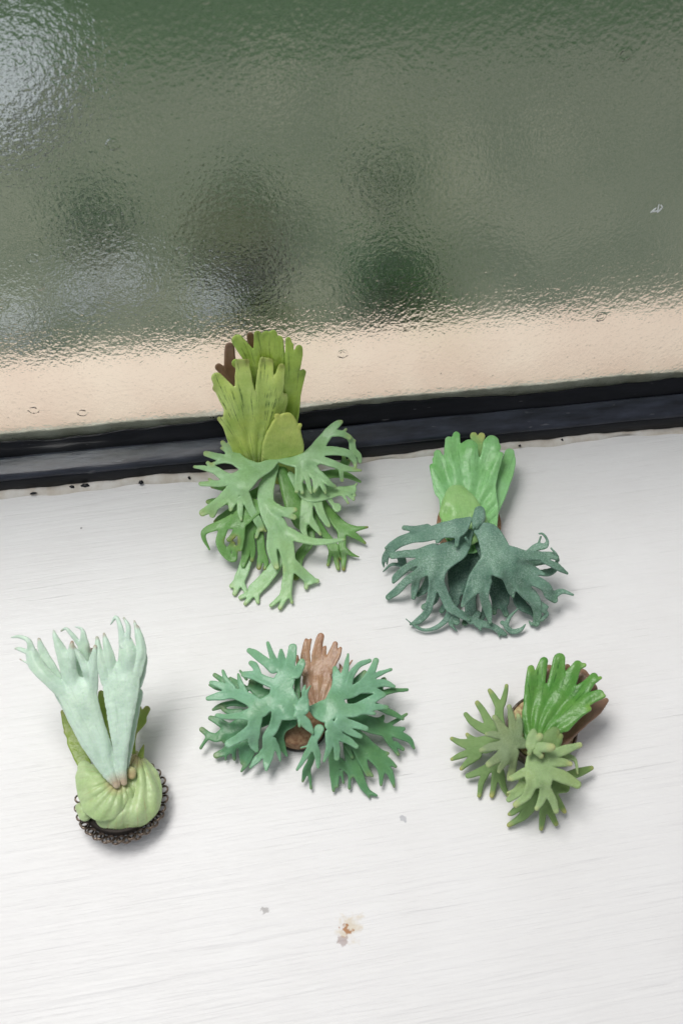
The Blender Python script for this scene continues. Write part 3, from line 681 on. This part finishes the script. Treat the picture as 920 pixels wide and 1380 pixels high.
frond('frond', M['p2_frond'], f2, sheet(C2, '''50 140 80 17.5,150 205 185 18.5,205 330 230 18,240 430 250 17,330 480 220 15.5;
 130 480 150 16,60 600 160 14,0 690 104 12,-60 790 50 9,-80 830 30 8; 120 620 110 14,112 740 76 11,140 860 74 7,164 975 32 4; 300 520 100 15,332 620 80 12.5,356 700 62 10,366 750 20 8.5;
 400 560 150 14.5,460 680 120 11,545 770 106 7.5,582 880 72 4,572 985 58 1.2; 440 560 120 14.5,560 610 92 13,650 660 82 10.5,690 730 86 7.5,735 780 50 5.5; 720 740 60,800 702 44 6,898 735 14 6; 420 470 110 15,540 512 70 13.5,640 555 22 12; 340 370 130 16.5,480 385 80 16,600 388 70 15.5,700 386 60 14.5,745 402 46 13.5; 640 430 44,750 482 56 12.5,846 545 20 10''', dome=0.2, ripple=0.8, lift=0.15, wscale=1.12, slim=1.6),
 sheet(C2, '745 400 40 13.5,765 430 26 11.5,745 370 26 14.5,702 320 12 15.5', thick=0.7),
 sheet(C2, '480 440 60 11,560 450 60 10,650 440 44 10; 590 540 50 9,690 532 70 8.6,745 490 50 9,752 430 24 10.5', thick=0.8),
 sheet(C2, '440 390 40 13,510 350 50 13.5,580 310 70 14,650 300 50 15,670 252 26 16,632 196 18 17,596 190 12 17; 585 300 32,612 220 16 16', thick=0.8),
 sheet(C2, '560 800 80 6,640 840 60 6,672 842 20 6; 620 860 44 5.5,665 905 40 4,620 950 42 2.6; 560 980 40 1.4,530 992 30 1.2,508 965 12 1.8', thick=0.8),
 sheet(C2, '410 856 16 6,340 930 30 4,308 1010 46 2.4,360 1060 50 1.6,435 1042 38 1.8,476 996 10 3; 300 1000 40,270 980 40 3', thick=0.8),
 sheet(C2, '-90 880 30 4,0 960 70 3,60 900 50 4; 60 985 80 3,180 1010 58 2.4,255 1060 56 1.4,302 1086 28 1; 240 1060 30,245 1105 14; 60 1000 50,80 1040 24', thick=1.0))

# ================================================================== pale mint fern brooch on a lace-edged bezel
Dv = (10, 820, 3.833)
f3 = plant(165, 1085, 'pale mint fern brooch standing on a dark bezel edged with small metal loops')
TILT = R(-9)
cd = disc('bezel_plate', f3, 164, 1076, 0.0046, 0.0102, 0.0016, M['dark_disc'], (TILT, 0, 0), prof=[(0.0001, -0.0030), (0.0080, -0.0030), (0.0094, -0.0020), (0.0101, -0.0008), (0.0103, 0.0006), (0.0098, 0.0010), (0.0001, 0.0010)])
def torus_mesh(name, Rr, r, nu, nv, mat):
    vs, fs = [], []
    for i in range(nu):
        a = 2*math.pi*i/nu
        for j in range(nv):
            b = 2*math.pi*j/nv; rr = Rr+r*math.cos(b)
            vs.append((rr*math.cos(a), rr*math.sin(a), r*1.5*math.sin(b)))
    for i in range(nu):
        for j in range(nv): fs.append((i*nv+j, ((i+1) % nu)*nv+j, ((i+1) % nu)*nv+(j+1) % nv, i*nv+(j+1) % nv))
    me = bpy.data.meshes.new(name); me.from_pydata(vs, [], fs); me.materials.append(mat)
    for p in me.polygons: p.use_smooth = True
    return me
tor_me = torus_mesh('bezel_loop', 0.00102, 0.00024, 20, 8, M['bronze'])
RX = Matrix.Rotation(TILT, 3, 'X')
for lay, (rad_, z_, ph) in enumerate(((0.01110, -0.0003, 0.0), (0.01100, -0.0016, 0.5))):
    n_loop = 26
    for i in range(n_loop):
        a = 2*math.pi*(i+ph)/n_loop
        if lay == 1 and not (-2.7 < math.atan2(math.sin(a), math.cos(a)) < -0.35): continue
        o = link(bpy.data.objects.new('bezel_loop', tor_me), f3)
        o.location = Vector(cd.location)+RX @ Vector((rad_*math.cos(a), rad_*math.sin(a), z_))
        o.rotation_euler = (TILT+0.35*math.sin(a), -0.35*math.cos(a), random.uniform(-.1, .1))
frond('shield_frond', M['p3_pad'], f3, sheet(Dv, '650 780 90 7.5,690 890 190 7,674 985 240 6.6,610 1056 160 6.6,510 1084 100 6.8; 660 1030 170 6.6; 402 1062 70 7,380 1030 50 6.8', dome=3.4, domer=6.0, k=10, ripple=0.5, thick=1.0, pleat=0.32, slim=9, smooth=150))
frond('shield_frond', M['p3_pad'], f3, sheet(Dv, '560 905 60 10.5,470 915 200 10.4,495 978 240 9.8; 410 850 110 9.2,398 822 66 9; 600 925 110 9.6,622 945 90 9', dome=2.6, domer=6.5, k=12, ripple=0.6, thick=1.0, pleat=0.14, slim=9, smooth=200))
frond('bud', M['p3_pad'], f3, sheet(Dv, '642 862 36 11,642 846 40 12,640 836 30 12.5', thick=1.6, dome=0.5))
frond('shield_frond', M['p3_olive'], f3, sheet(Dv, '560 790 50 10,535 690 70 11,510 570 74 12,495 490 56 12.5,484 436 28 13', slim=9))
frond('shield_frond', M['p3_olive'], f3, sheet(Dv, '410 830 70 8.5,380 760 80 8.5,345 690 74 8.5; 330 660 40,300 640 14; 345 680 60,310 610 44 8.5,288 535 24 8.5', slim=9))
frond('shield_frond', M['p3_olive'], f3, sheet(Dv, '640 800 50 9,640 720 46 9,638 664 44 9; 640 680 40,655 655 26; 620 720 40 8.5,640 640 60 8.5,688 575 66 8.5; 690 570 50,722 520 34; 680 570 40,682 515 26; 640 600 50,650 500 40,664 446 12; 690 760 34,705 706 8', slim=9))
frond('frond', M['p3_frond'], f3, sheet(Dv, '''565 910 40 12.5,522 815 108 14.5,452 680 150 18,395 540 175 21,368 450 195 23;
 310 440 90,225 372 72 25,150 290 78 26,128 235 62 26.5; 345 410 100,310 300 76 26,276 212 54 28,250 152 28 29.5,240 114 9 30; 330 300 60,332 225 40 28.5,336 176 18 30; 430 410 84,440 330 60 26,446 260 38 28,455 198 16 30; 425 345 56,385 265 40 27,345 200 12 28.5''', k=3, dome=1.0, domer=3.4, smooth=70, droop=-0.05, pleat=0.16),
 sheet(Dv, '548 890 40 10.5,455 760 66 13,372 620 70 16,318 520 60 18.5,270 440 50 20', thick=0.8),
 sheet(Dv, '128 245 54 26.5,112 170 28 28.5,66 146 18 28.5,20 150 6 27.5; 118 230 40 26.5,66 210 22 26.5,40 208 6 26; 118 290 50,66 262 8 25.5', thick=0.8),
 sheet(Dv, '290 410 50 21.5,220 300 64 24.5,178 205 40 27,165 160 18 28', thick=0.8),
 sheet(Dv, '420 400 60 21,385 330 70 22,395 230 72 25,396 155 38 27.5,386 108 18 28.5,352 95 8 28; 385 200 50,330 130 24 28,304 104 14 28.5,279 116 8 27.5; 430 300 50,440 215 22', thick=0.8))
frond('frond', M['p3_frond'], f3, sheet(Dv, '''603 900 32 12.5,590 820 56 14.5,586 700 86 18,586 560 134 21,588 440 178 23.5,590 370 190 25;
 520 370 90,480 260 54 27.5,465 152 14 29.5; 540 330 90,524 235 54 28.5,500 132 14 30; 620 340 120,625 240 96 28,612 175 72 29; 660 330 84,692 225 56 28,672 125 26 30,656 64 8 31; 695 220 40,690 155 26 29.5,676 96 8 30.5''', k=3, dome=1.0, domer=3.4, smooth=70, droop=-0.05, pleat=0.16),
 sheet(Dv, '600 190 44 29,582 90 26 31,562 45 18 31.5,535 82 8 30.5; 620 170 40 29,626 95 24 31,602 50 12 31.5', thick=0.9),
 sheet(Dv, '608 860 24 11,628 700 50 15,648 560 60 17.5,672 440 60 20', thick=0.8),
 sheet(Dv, '620 480 60 21,670 370 70 23,700 270 50 25.5,708 225 22 26.5', thick=0.8))

# ================================================================== jade fern brooch with brown fan
E1 = (262, 855, 6.133); E2 = (385, 850, 8.622); E3 = (395, 870, 5.412)
f4 = plant(412, 975, 'jade green fern brooch with two spreading antler fronds and a brown fan')
disc('base_disc', f4, 402, 967, 0.0058, 0.0076, 0.0055, M['cork'])
disc('bezel_plate', f4, 402, 971, 0.0022, 0.0083, 0.0021, M['dark_disc'])
frond('shield_frond', M['p4_brown'], f4, sheet(E2, '''370 860 220 7.5,362 740 310 8,368 600 350 8.9; 230 470 130,228 280 112,238 110 44; 260 200 60,288 105 32; 380 430 160,362 250 112,405 66 86; 420 400 90,440 265 60,458 190 36; 480 460 140,532 290 100,574 155 62; 540 390 90,604 280 74,636 205 40''', droop=-0.05, pleat=0.1, k=3, ripple=0.4, slim=9))
frond('shield_frond', M['p4_brown'], f4, sheet(E2, '600 560 60 6,640 450 60 6.5,622 382 14 7; 660 480 50,745 380 24,772 342 10; 150 420 60 7,130 300 40', droop=-0.04, slim=9))
frond('frond', M['p4_under'], f4, sheet(E1, '''700 640 120 9,480 720 160 7,380 760 140 6,270 810 110 5,190 850 76 4.4,125 840 62 4; 110 850 50,52 940 24 3; 110 825 50,62 785 46 4.4; 300 780 80,200 720 64 5.5,135 692 44 5.5; 290 800 80,248 885 38 3.5;
 380 820 140 5.5,330 890 120 4,260 965 72 2.4,182 1000 50 1.8; 262 985 50,258 1036 18 1.2; 325 960 70,330 1030 30 1.4; 470 840 120 5.5,410 960 90 4,396 1060 32 2; 490 920 70 5,440 1050 52 2.6,388 1132 20 1.4''', droop=0.05))
frond('frond', M['p4_under'], f4, sheet(E1, '''680 520 120 10,560 490 100 9,490 430 96 8.5; 430 370 50,378 300 18; 480 420 60,470 390 44; 540 450 60,550 400 40; 400 460 100 8.5,330 400 70 8,300 370 40; 260 400 60,170 335 38 7; 300 430 60,200 440 50,125 418 20 6.6; 420 570 60 8,300 570 50 7,200 600 44 6,155 622 20 5.5; 380 640 60 7,290 640 50 6.4,240 620 34'''))
frond('frond', M['p4_under'], f4, sheet(E1, '800 720 100 10,730 770 90 8.5,700 840 90 7,728 930 60 5,762 1000 22 3.6; 850 560 50 11.5,850 400 50 11.5,870 300 40 12'))
frond('frond', M['p4_frond'], f4, sheet(E1, '''830 640 130 13.5,745 580 250 14.5,722 450 190 14.5,742 385 176 14.5;
 782 300 90,800 200 84 14,815 112 74 13.5; 840 330 80,880 255 70,888 226 52 14.5; 712 290 90,720 200 66 13.5,716 134 32 13; 682 260 100,640 180 50 13,606 72 32 12; 650 280 110,580 222 80 13,500 162 68 12,455 136 44 11.5;
 680 420 110,580 380 82 13.5,500 342 78 12.5,412 332 50 12; 530 320 50,502 262 58 12,472 238 44 11.5; 650 560 190,540 590 124 13.5,440 532 104 12.5,330 492 92 11.5,210 510 72 10,112 530 38 8.5; 300 462 70,220 422 60 10.5,142 402 38 10; 420 490 60,380 400 44 12,362 332 20 12; 322 440 44,262 372 40 11,236 302 22 10.5;
 560 620 150,470 660 110 12.5,380 672 62 11.5,270 682 48 10,190 672 34 9; 510 660 120,492 800 108 10.5,490 900 86 8,512 960 40 7; 460 790 90,380 850 78 9,282 908 68 7; 690 640 130 14,660 760 90 11.5,606 850 84 9.5,616 960 100 7,600 1060 66 5,595 1118 24 4.4; 590 955 60,520 1030 58 5.5,464 1100 28 4.4; 650 870 60,690 960 48 6,710 1044 16 4.6''', dome=0.15, droop=0.06, wscale=0.97, blunt=0.4, slim=1.15, ripple=0.7, k=1.7))
frond('frond', M['p4_under'], f4, sheet(E3, '''330 530 100 9.5,450 540 120 8.5,570 580 120 7,700 622 88 5.4,802 608 30 4.6; 740 640 70,840 682 48 3.8,880 748 20 2.6; 680 650 80,722 730 48 3.6,765 795 22 2.6; 745 715 50,800 756 28 2.6; 590 560 60,640 540 46 6,655 515 26; 660 600 40 5,760 542 30 4.6,826 500 16 4.4;
 400 620 110 8,510 710 112 6.6,590 810 90 5.2,640 900 60 3.8,640 1018 18 2.2; 570 740 70,640 780 50 4.4,690 786 28 3.8; 620 800 70,690 842 58 3.8,745 882 22 2.8; 640 870 60,700 920 58 3,735 1030 18 1.8; 450 700 84 7,500 830 70 5,545 940 34 3.6; 550 920 40,575 950 22; 390 730 74 7,430 812 28 5'''))
frond('frond', M['p4_under'], f4, sheet(E3, '''400 640 90 7,430 820 108 4.4,482 960 72 2.6,530 1055 50 1.4,608 1094 14 1; 520 1050 34,555 1110 12 0.9; 415 880 60,410 1040 22 1.4; 290 700 90 8.5,300 830 90 5.5,300 940 70 3.2,294 1058 20 1.4; 340 850 70,390 902 48 3.4,425 955 24 2.6; 350 920 40,366 1000 18 2; 325 930 50,322 1028 18; 150 720 60 8,128 840 52 5,90 920 50 3.4,70 990 16 2; 115 905 50,130 1040 22 1.6'''))
frond('frond', M['p4_under'], f4, sheet(E3, '440 400 100 10.5,530 380 60 10,610 370 54 10,700 332 44 9,830 322 20 7.5; 600 440 50 9,680 475 50 8.5,740 500 46 7.5,798 535 20 6.5; 420 300 60 11,460 260 60 10.5,520 200 40 10.5; 600 300 50 10,660 250 40; 640 300 40,640 330 30'))
frond('frond', M['p4_frond'], f4, sheet(E3, '''140 462 60 13.5,230 480 168 15,310 432 146 15;
 300 400 130,330 312 108 14.5,322 230 70 14,306 168 34 13.5; 350 282 80,380 182 50 13.5,400 66 18 12.5; 350 350 110,440 332 90 14,520 270 70 13.5,570 190 58 13,602 112 46 12; 400 290 60,426 210 50 13,480 142 40 12.5,556 112 32 12; 560 250 60,620 210 40 12,710 176 22 11; 560 282 70,660 276 58 11.5,735 300 24 10.5; 500 320 60,590 330 50 12,650 352 30 11;
 330 470 150,450 472 100 14.5,540 422 80 13.8,600 382 58 13,660 362 34 12.5; 500 470 80,600 450 50 13,680 450 30 12; 480 490 60,590 496 24 12.5; 340 540 110,420 570 60 13.5,530 606 38 12; 330 560 90,400 620 60 13,490 664 34 11.5;
 270 580 120,340 660 70 12.5,400 692 58 11.5,460 736 34 10.5; 290 640 80,316 740 50 11.5,318 820 40 10; 260 640 70,262 740 50 11.5,226 842 22 10; 190 610 84,150 690 62 12,100 792 48 9,30 905 14 6; 150 712 60,176 800 50 9.5,180 890 14 8; 110 730 34,58 746 12''', dome=0.15, droop=0.06, wscale=0.97, blunt=0.4, slim=1.15, ripple=0.7, k=1.7))
frond('bud', M['p4_frond'], f4, sheet(E2, '190 900 170 17,222 785 84 18,212 705 50 19,226 634 20 19.5; 240 730 40,262 680 26 19.5,292 638 12 20; 160 980 90 16.5,236 1080 116 15.5,312 1190 36 14; 130 900 80,100 870 40; 120 960 60,106 1000 30; 160 1060 60,160 1110 26', dome=0.2, thick=1.0))

# ================================================================== olive fern brooch with bright green fan
F = (590, 870, 3.68); F1 = (600, 910, 7.077); F2 = (670, 980, 6.571)
f5 = plant(727, 985, 'small olive fern brooch with stubby finger fronds and a bright green streaked fan')
disc('base_disc', f5, 730, 982, 0.0064, 0.0088, 0.006, M['cream_cork'], (R(6), R(4), 0))
disc('bezel_plate', f5, 730, 983, 0.0056, 0.0096, 0.0050, M['bronze'], (R(6), R(4), 0), prof=[(0.0088, -0.005), (0.0094, -0.005), (0.0096, -0.004), (0.0096, 0.0004), (0.0092, 0.0009), (0.0087, 0.0004), (0.0087, -0.005)])
frond('shield_frond', M['p1_brown'], f5, sheet(F, '''540 470 120 8,600 330 230 9,630 220 220 10; 560 200 90,550 120 50; 640 180 110,700 150 76,735 155 36; 700 240 90,760 215 60; 620 460 70 8,700 372 84 8.6,780 312 70 9.4,832 272 28 10; 600 150 60,640 105 30''', droop=-0.04, ripple=0.4, slim=9))
frond('shield_frond', M['p5_shield'], f5, sheet(F, '''490 470 110 10.5,512 400 175 12.2,545 320 235 13.4; 465 420 80,452 300 52,455 210 50,460 115 34; 480 260 80,500 160 60,522 78 38; 585 230 100,592 140 70,600 66 54; 620 230 90,660 150 66,690 96 40; 685 105 40,724 96 20; 660 265 86,730 205 56,772 155 36; 760 180 36,804 160 14; 650 320 84,740 268 56,798 244 46; 790 245 40,822 250 18; 620 380 90,690 330 60,745 315 26''', wscale=1.1, k=1.5, droop=-0.05, pleat=0.2, ripple=0.4, slim=9))
frond('shield_frond', M['p5_under'], f5, sheet(F, '560 500 90 12,560 460 84 13.2,576 428 50 13.8; 590 470 50,605 450 26', dome=0.6, slim=9))
frond('frond', M['p5_under'], f5, sheet(F1, '''640 620 120 9.5,540 590 130 8.8,440 510 140 7.6,380 515 96 7,262 452 74 5.6,192 374 44 5; 420 470 90,362 352 68 5.8,302 264 48 5.2; 520 500 110 8.6,510 380 90 7.6,520 290 84 7; 505 280 76,450 192 58 6.4,420 145 40 6; 540 270 70,570 172 50 6.4,580 100 40 6;
 520 630 130 8.6,380 660 170 6.8,262 665 130 5.4,142 642 70 4.4,62 606 34 4; 270 622 70,222 584 50 5,206 564 36; 240 730 90 5,132 770 60 3.6,62 800 28 2.8; 300 760 90 5.4,212 832 68 3.6,152 890 42 2.6''', thick=0.9, blunt=0.6))
frond('frond', M['p5_under'], f5, sheet(F1, '600 700 120 9,520 800 104 7,420 880 100 5,302 930 72 3.4,212 960 54 2.6; 390 920 70,342 1020 60 2.4,320 1150 38 1.2; 480 900 90 5,460 1050 60 2.4,440 1150 48 1; 520 920 84 5,550 1060 60 2.4,590 1142 34 1.2', thick=0.9, blunt=0.6))
frond('frond', M['p5_grey'], f5, sheet(F1, '''740 660 80 13.5,650 625 165 14.5,605 660 175 14.5; 650 560 90,630 430 66 13.8,605 302 38 13; 690 560 100,702 450 60 13.8,692 384 30 13.5; 570 570 110,512 472 78 13.4,466 404 44 12.6; 540 590 60,470 570 68 13,392 566 28 12.2; 560 670 100,440 686 78 13,342 716 28 12; 560 740 110,482 802 86 12.4,412 850 58 11.2; 590 790 80,532 870 58 11.5,510 920 28 10.5; 650 740 110 14,640 860 68 11,622 950 74 8.6; 625 955 60,700 985 28 9; 622 950 50,604 990 40 8''', dome=0.25, thick=1.0, blunt=0.55))
frond('frond', M['p5_under'], f5, sheet(F2, '''360 330 120 9.5,470 500 150 7.4,600 540 64 6; 480 420 100 8,580 440 84 6.4,690 410 88 5,780 380 66 4.2,830 362 28 4; 470 560 100 6,550 680 58 3.6,592 750 38 2.4; 420 620 104 6,402 760 70 3.2,386 900 42 1.2; 440 700 80 4.6,482 790 58 2.8,516 856 42 1.6; 330 600 150 6.6,300 680 120 4.8,220 790 78 2.8,100 866 22 1.4; 240 660 110 5.4,140 750 60 4,104 770 34 3.4''', thick=0.9, blunt=0.55))
frond('frond', M['p5_frond'], f5, sheet(F2, '440 280 50 11,530 280 60 11,630 262 56 10.6,690 302 36 10,706 412 16 8.5', thick=0.9), sheet(F2, '240 480 90 11.5,190 560 100 9.5,100 640 56 7.6; 190 540 60 10,90 580 20 9'))
frond('frond', M['p5_frond'], f5, sheet(F2, '''300 280 90 14,350 360 216 15,342 440 196 14.5; 460 250 90,600 202 78 14,722 160 22 13; 480 310 90,580 316 68 13.8,642 326 34 13; 460 400 110,600 452 106 13,702 510 72 11.5; 422 470 120,412 560 88 12.5,382 660 62 10.5,346 720 24 9.5; 440 560 80,490 660 66 10.5,516 740 44 9; 310 480 110,262 600 78 11.5,160 690 38 9.5; 240 400 90,172 432 60 12.5,122 455 48 11.5''', dome=0.3, thick=1.0, droop=0.08, blunt=0.6))
frond('bud', M['p5_frond'], f5, sheet(F2, '300 160 100 17.5,312 90 88 18.5,316 34 34 19; 350 100 80,372 84 50 19; 370 180 90 18,450 180 66 18.5,480 178 48 18.5; 290 200 60,280 236 28 16.5; 345 215 50,382 256 38 17', thick=1.6, dome=0.5))
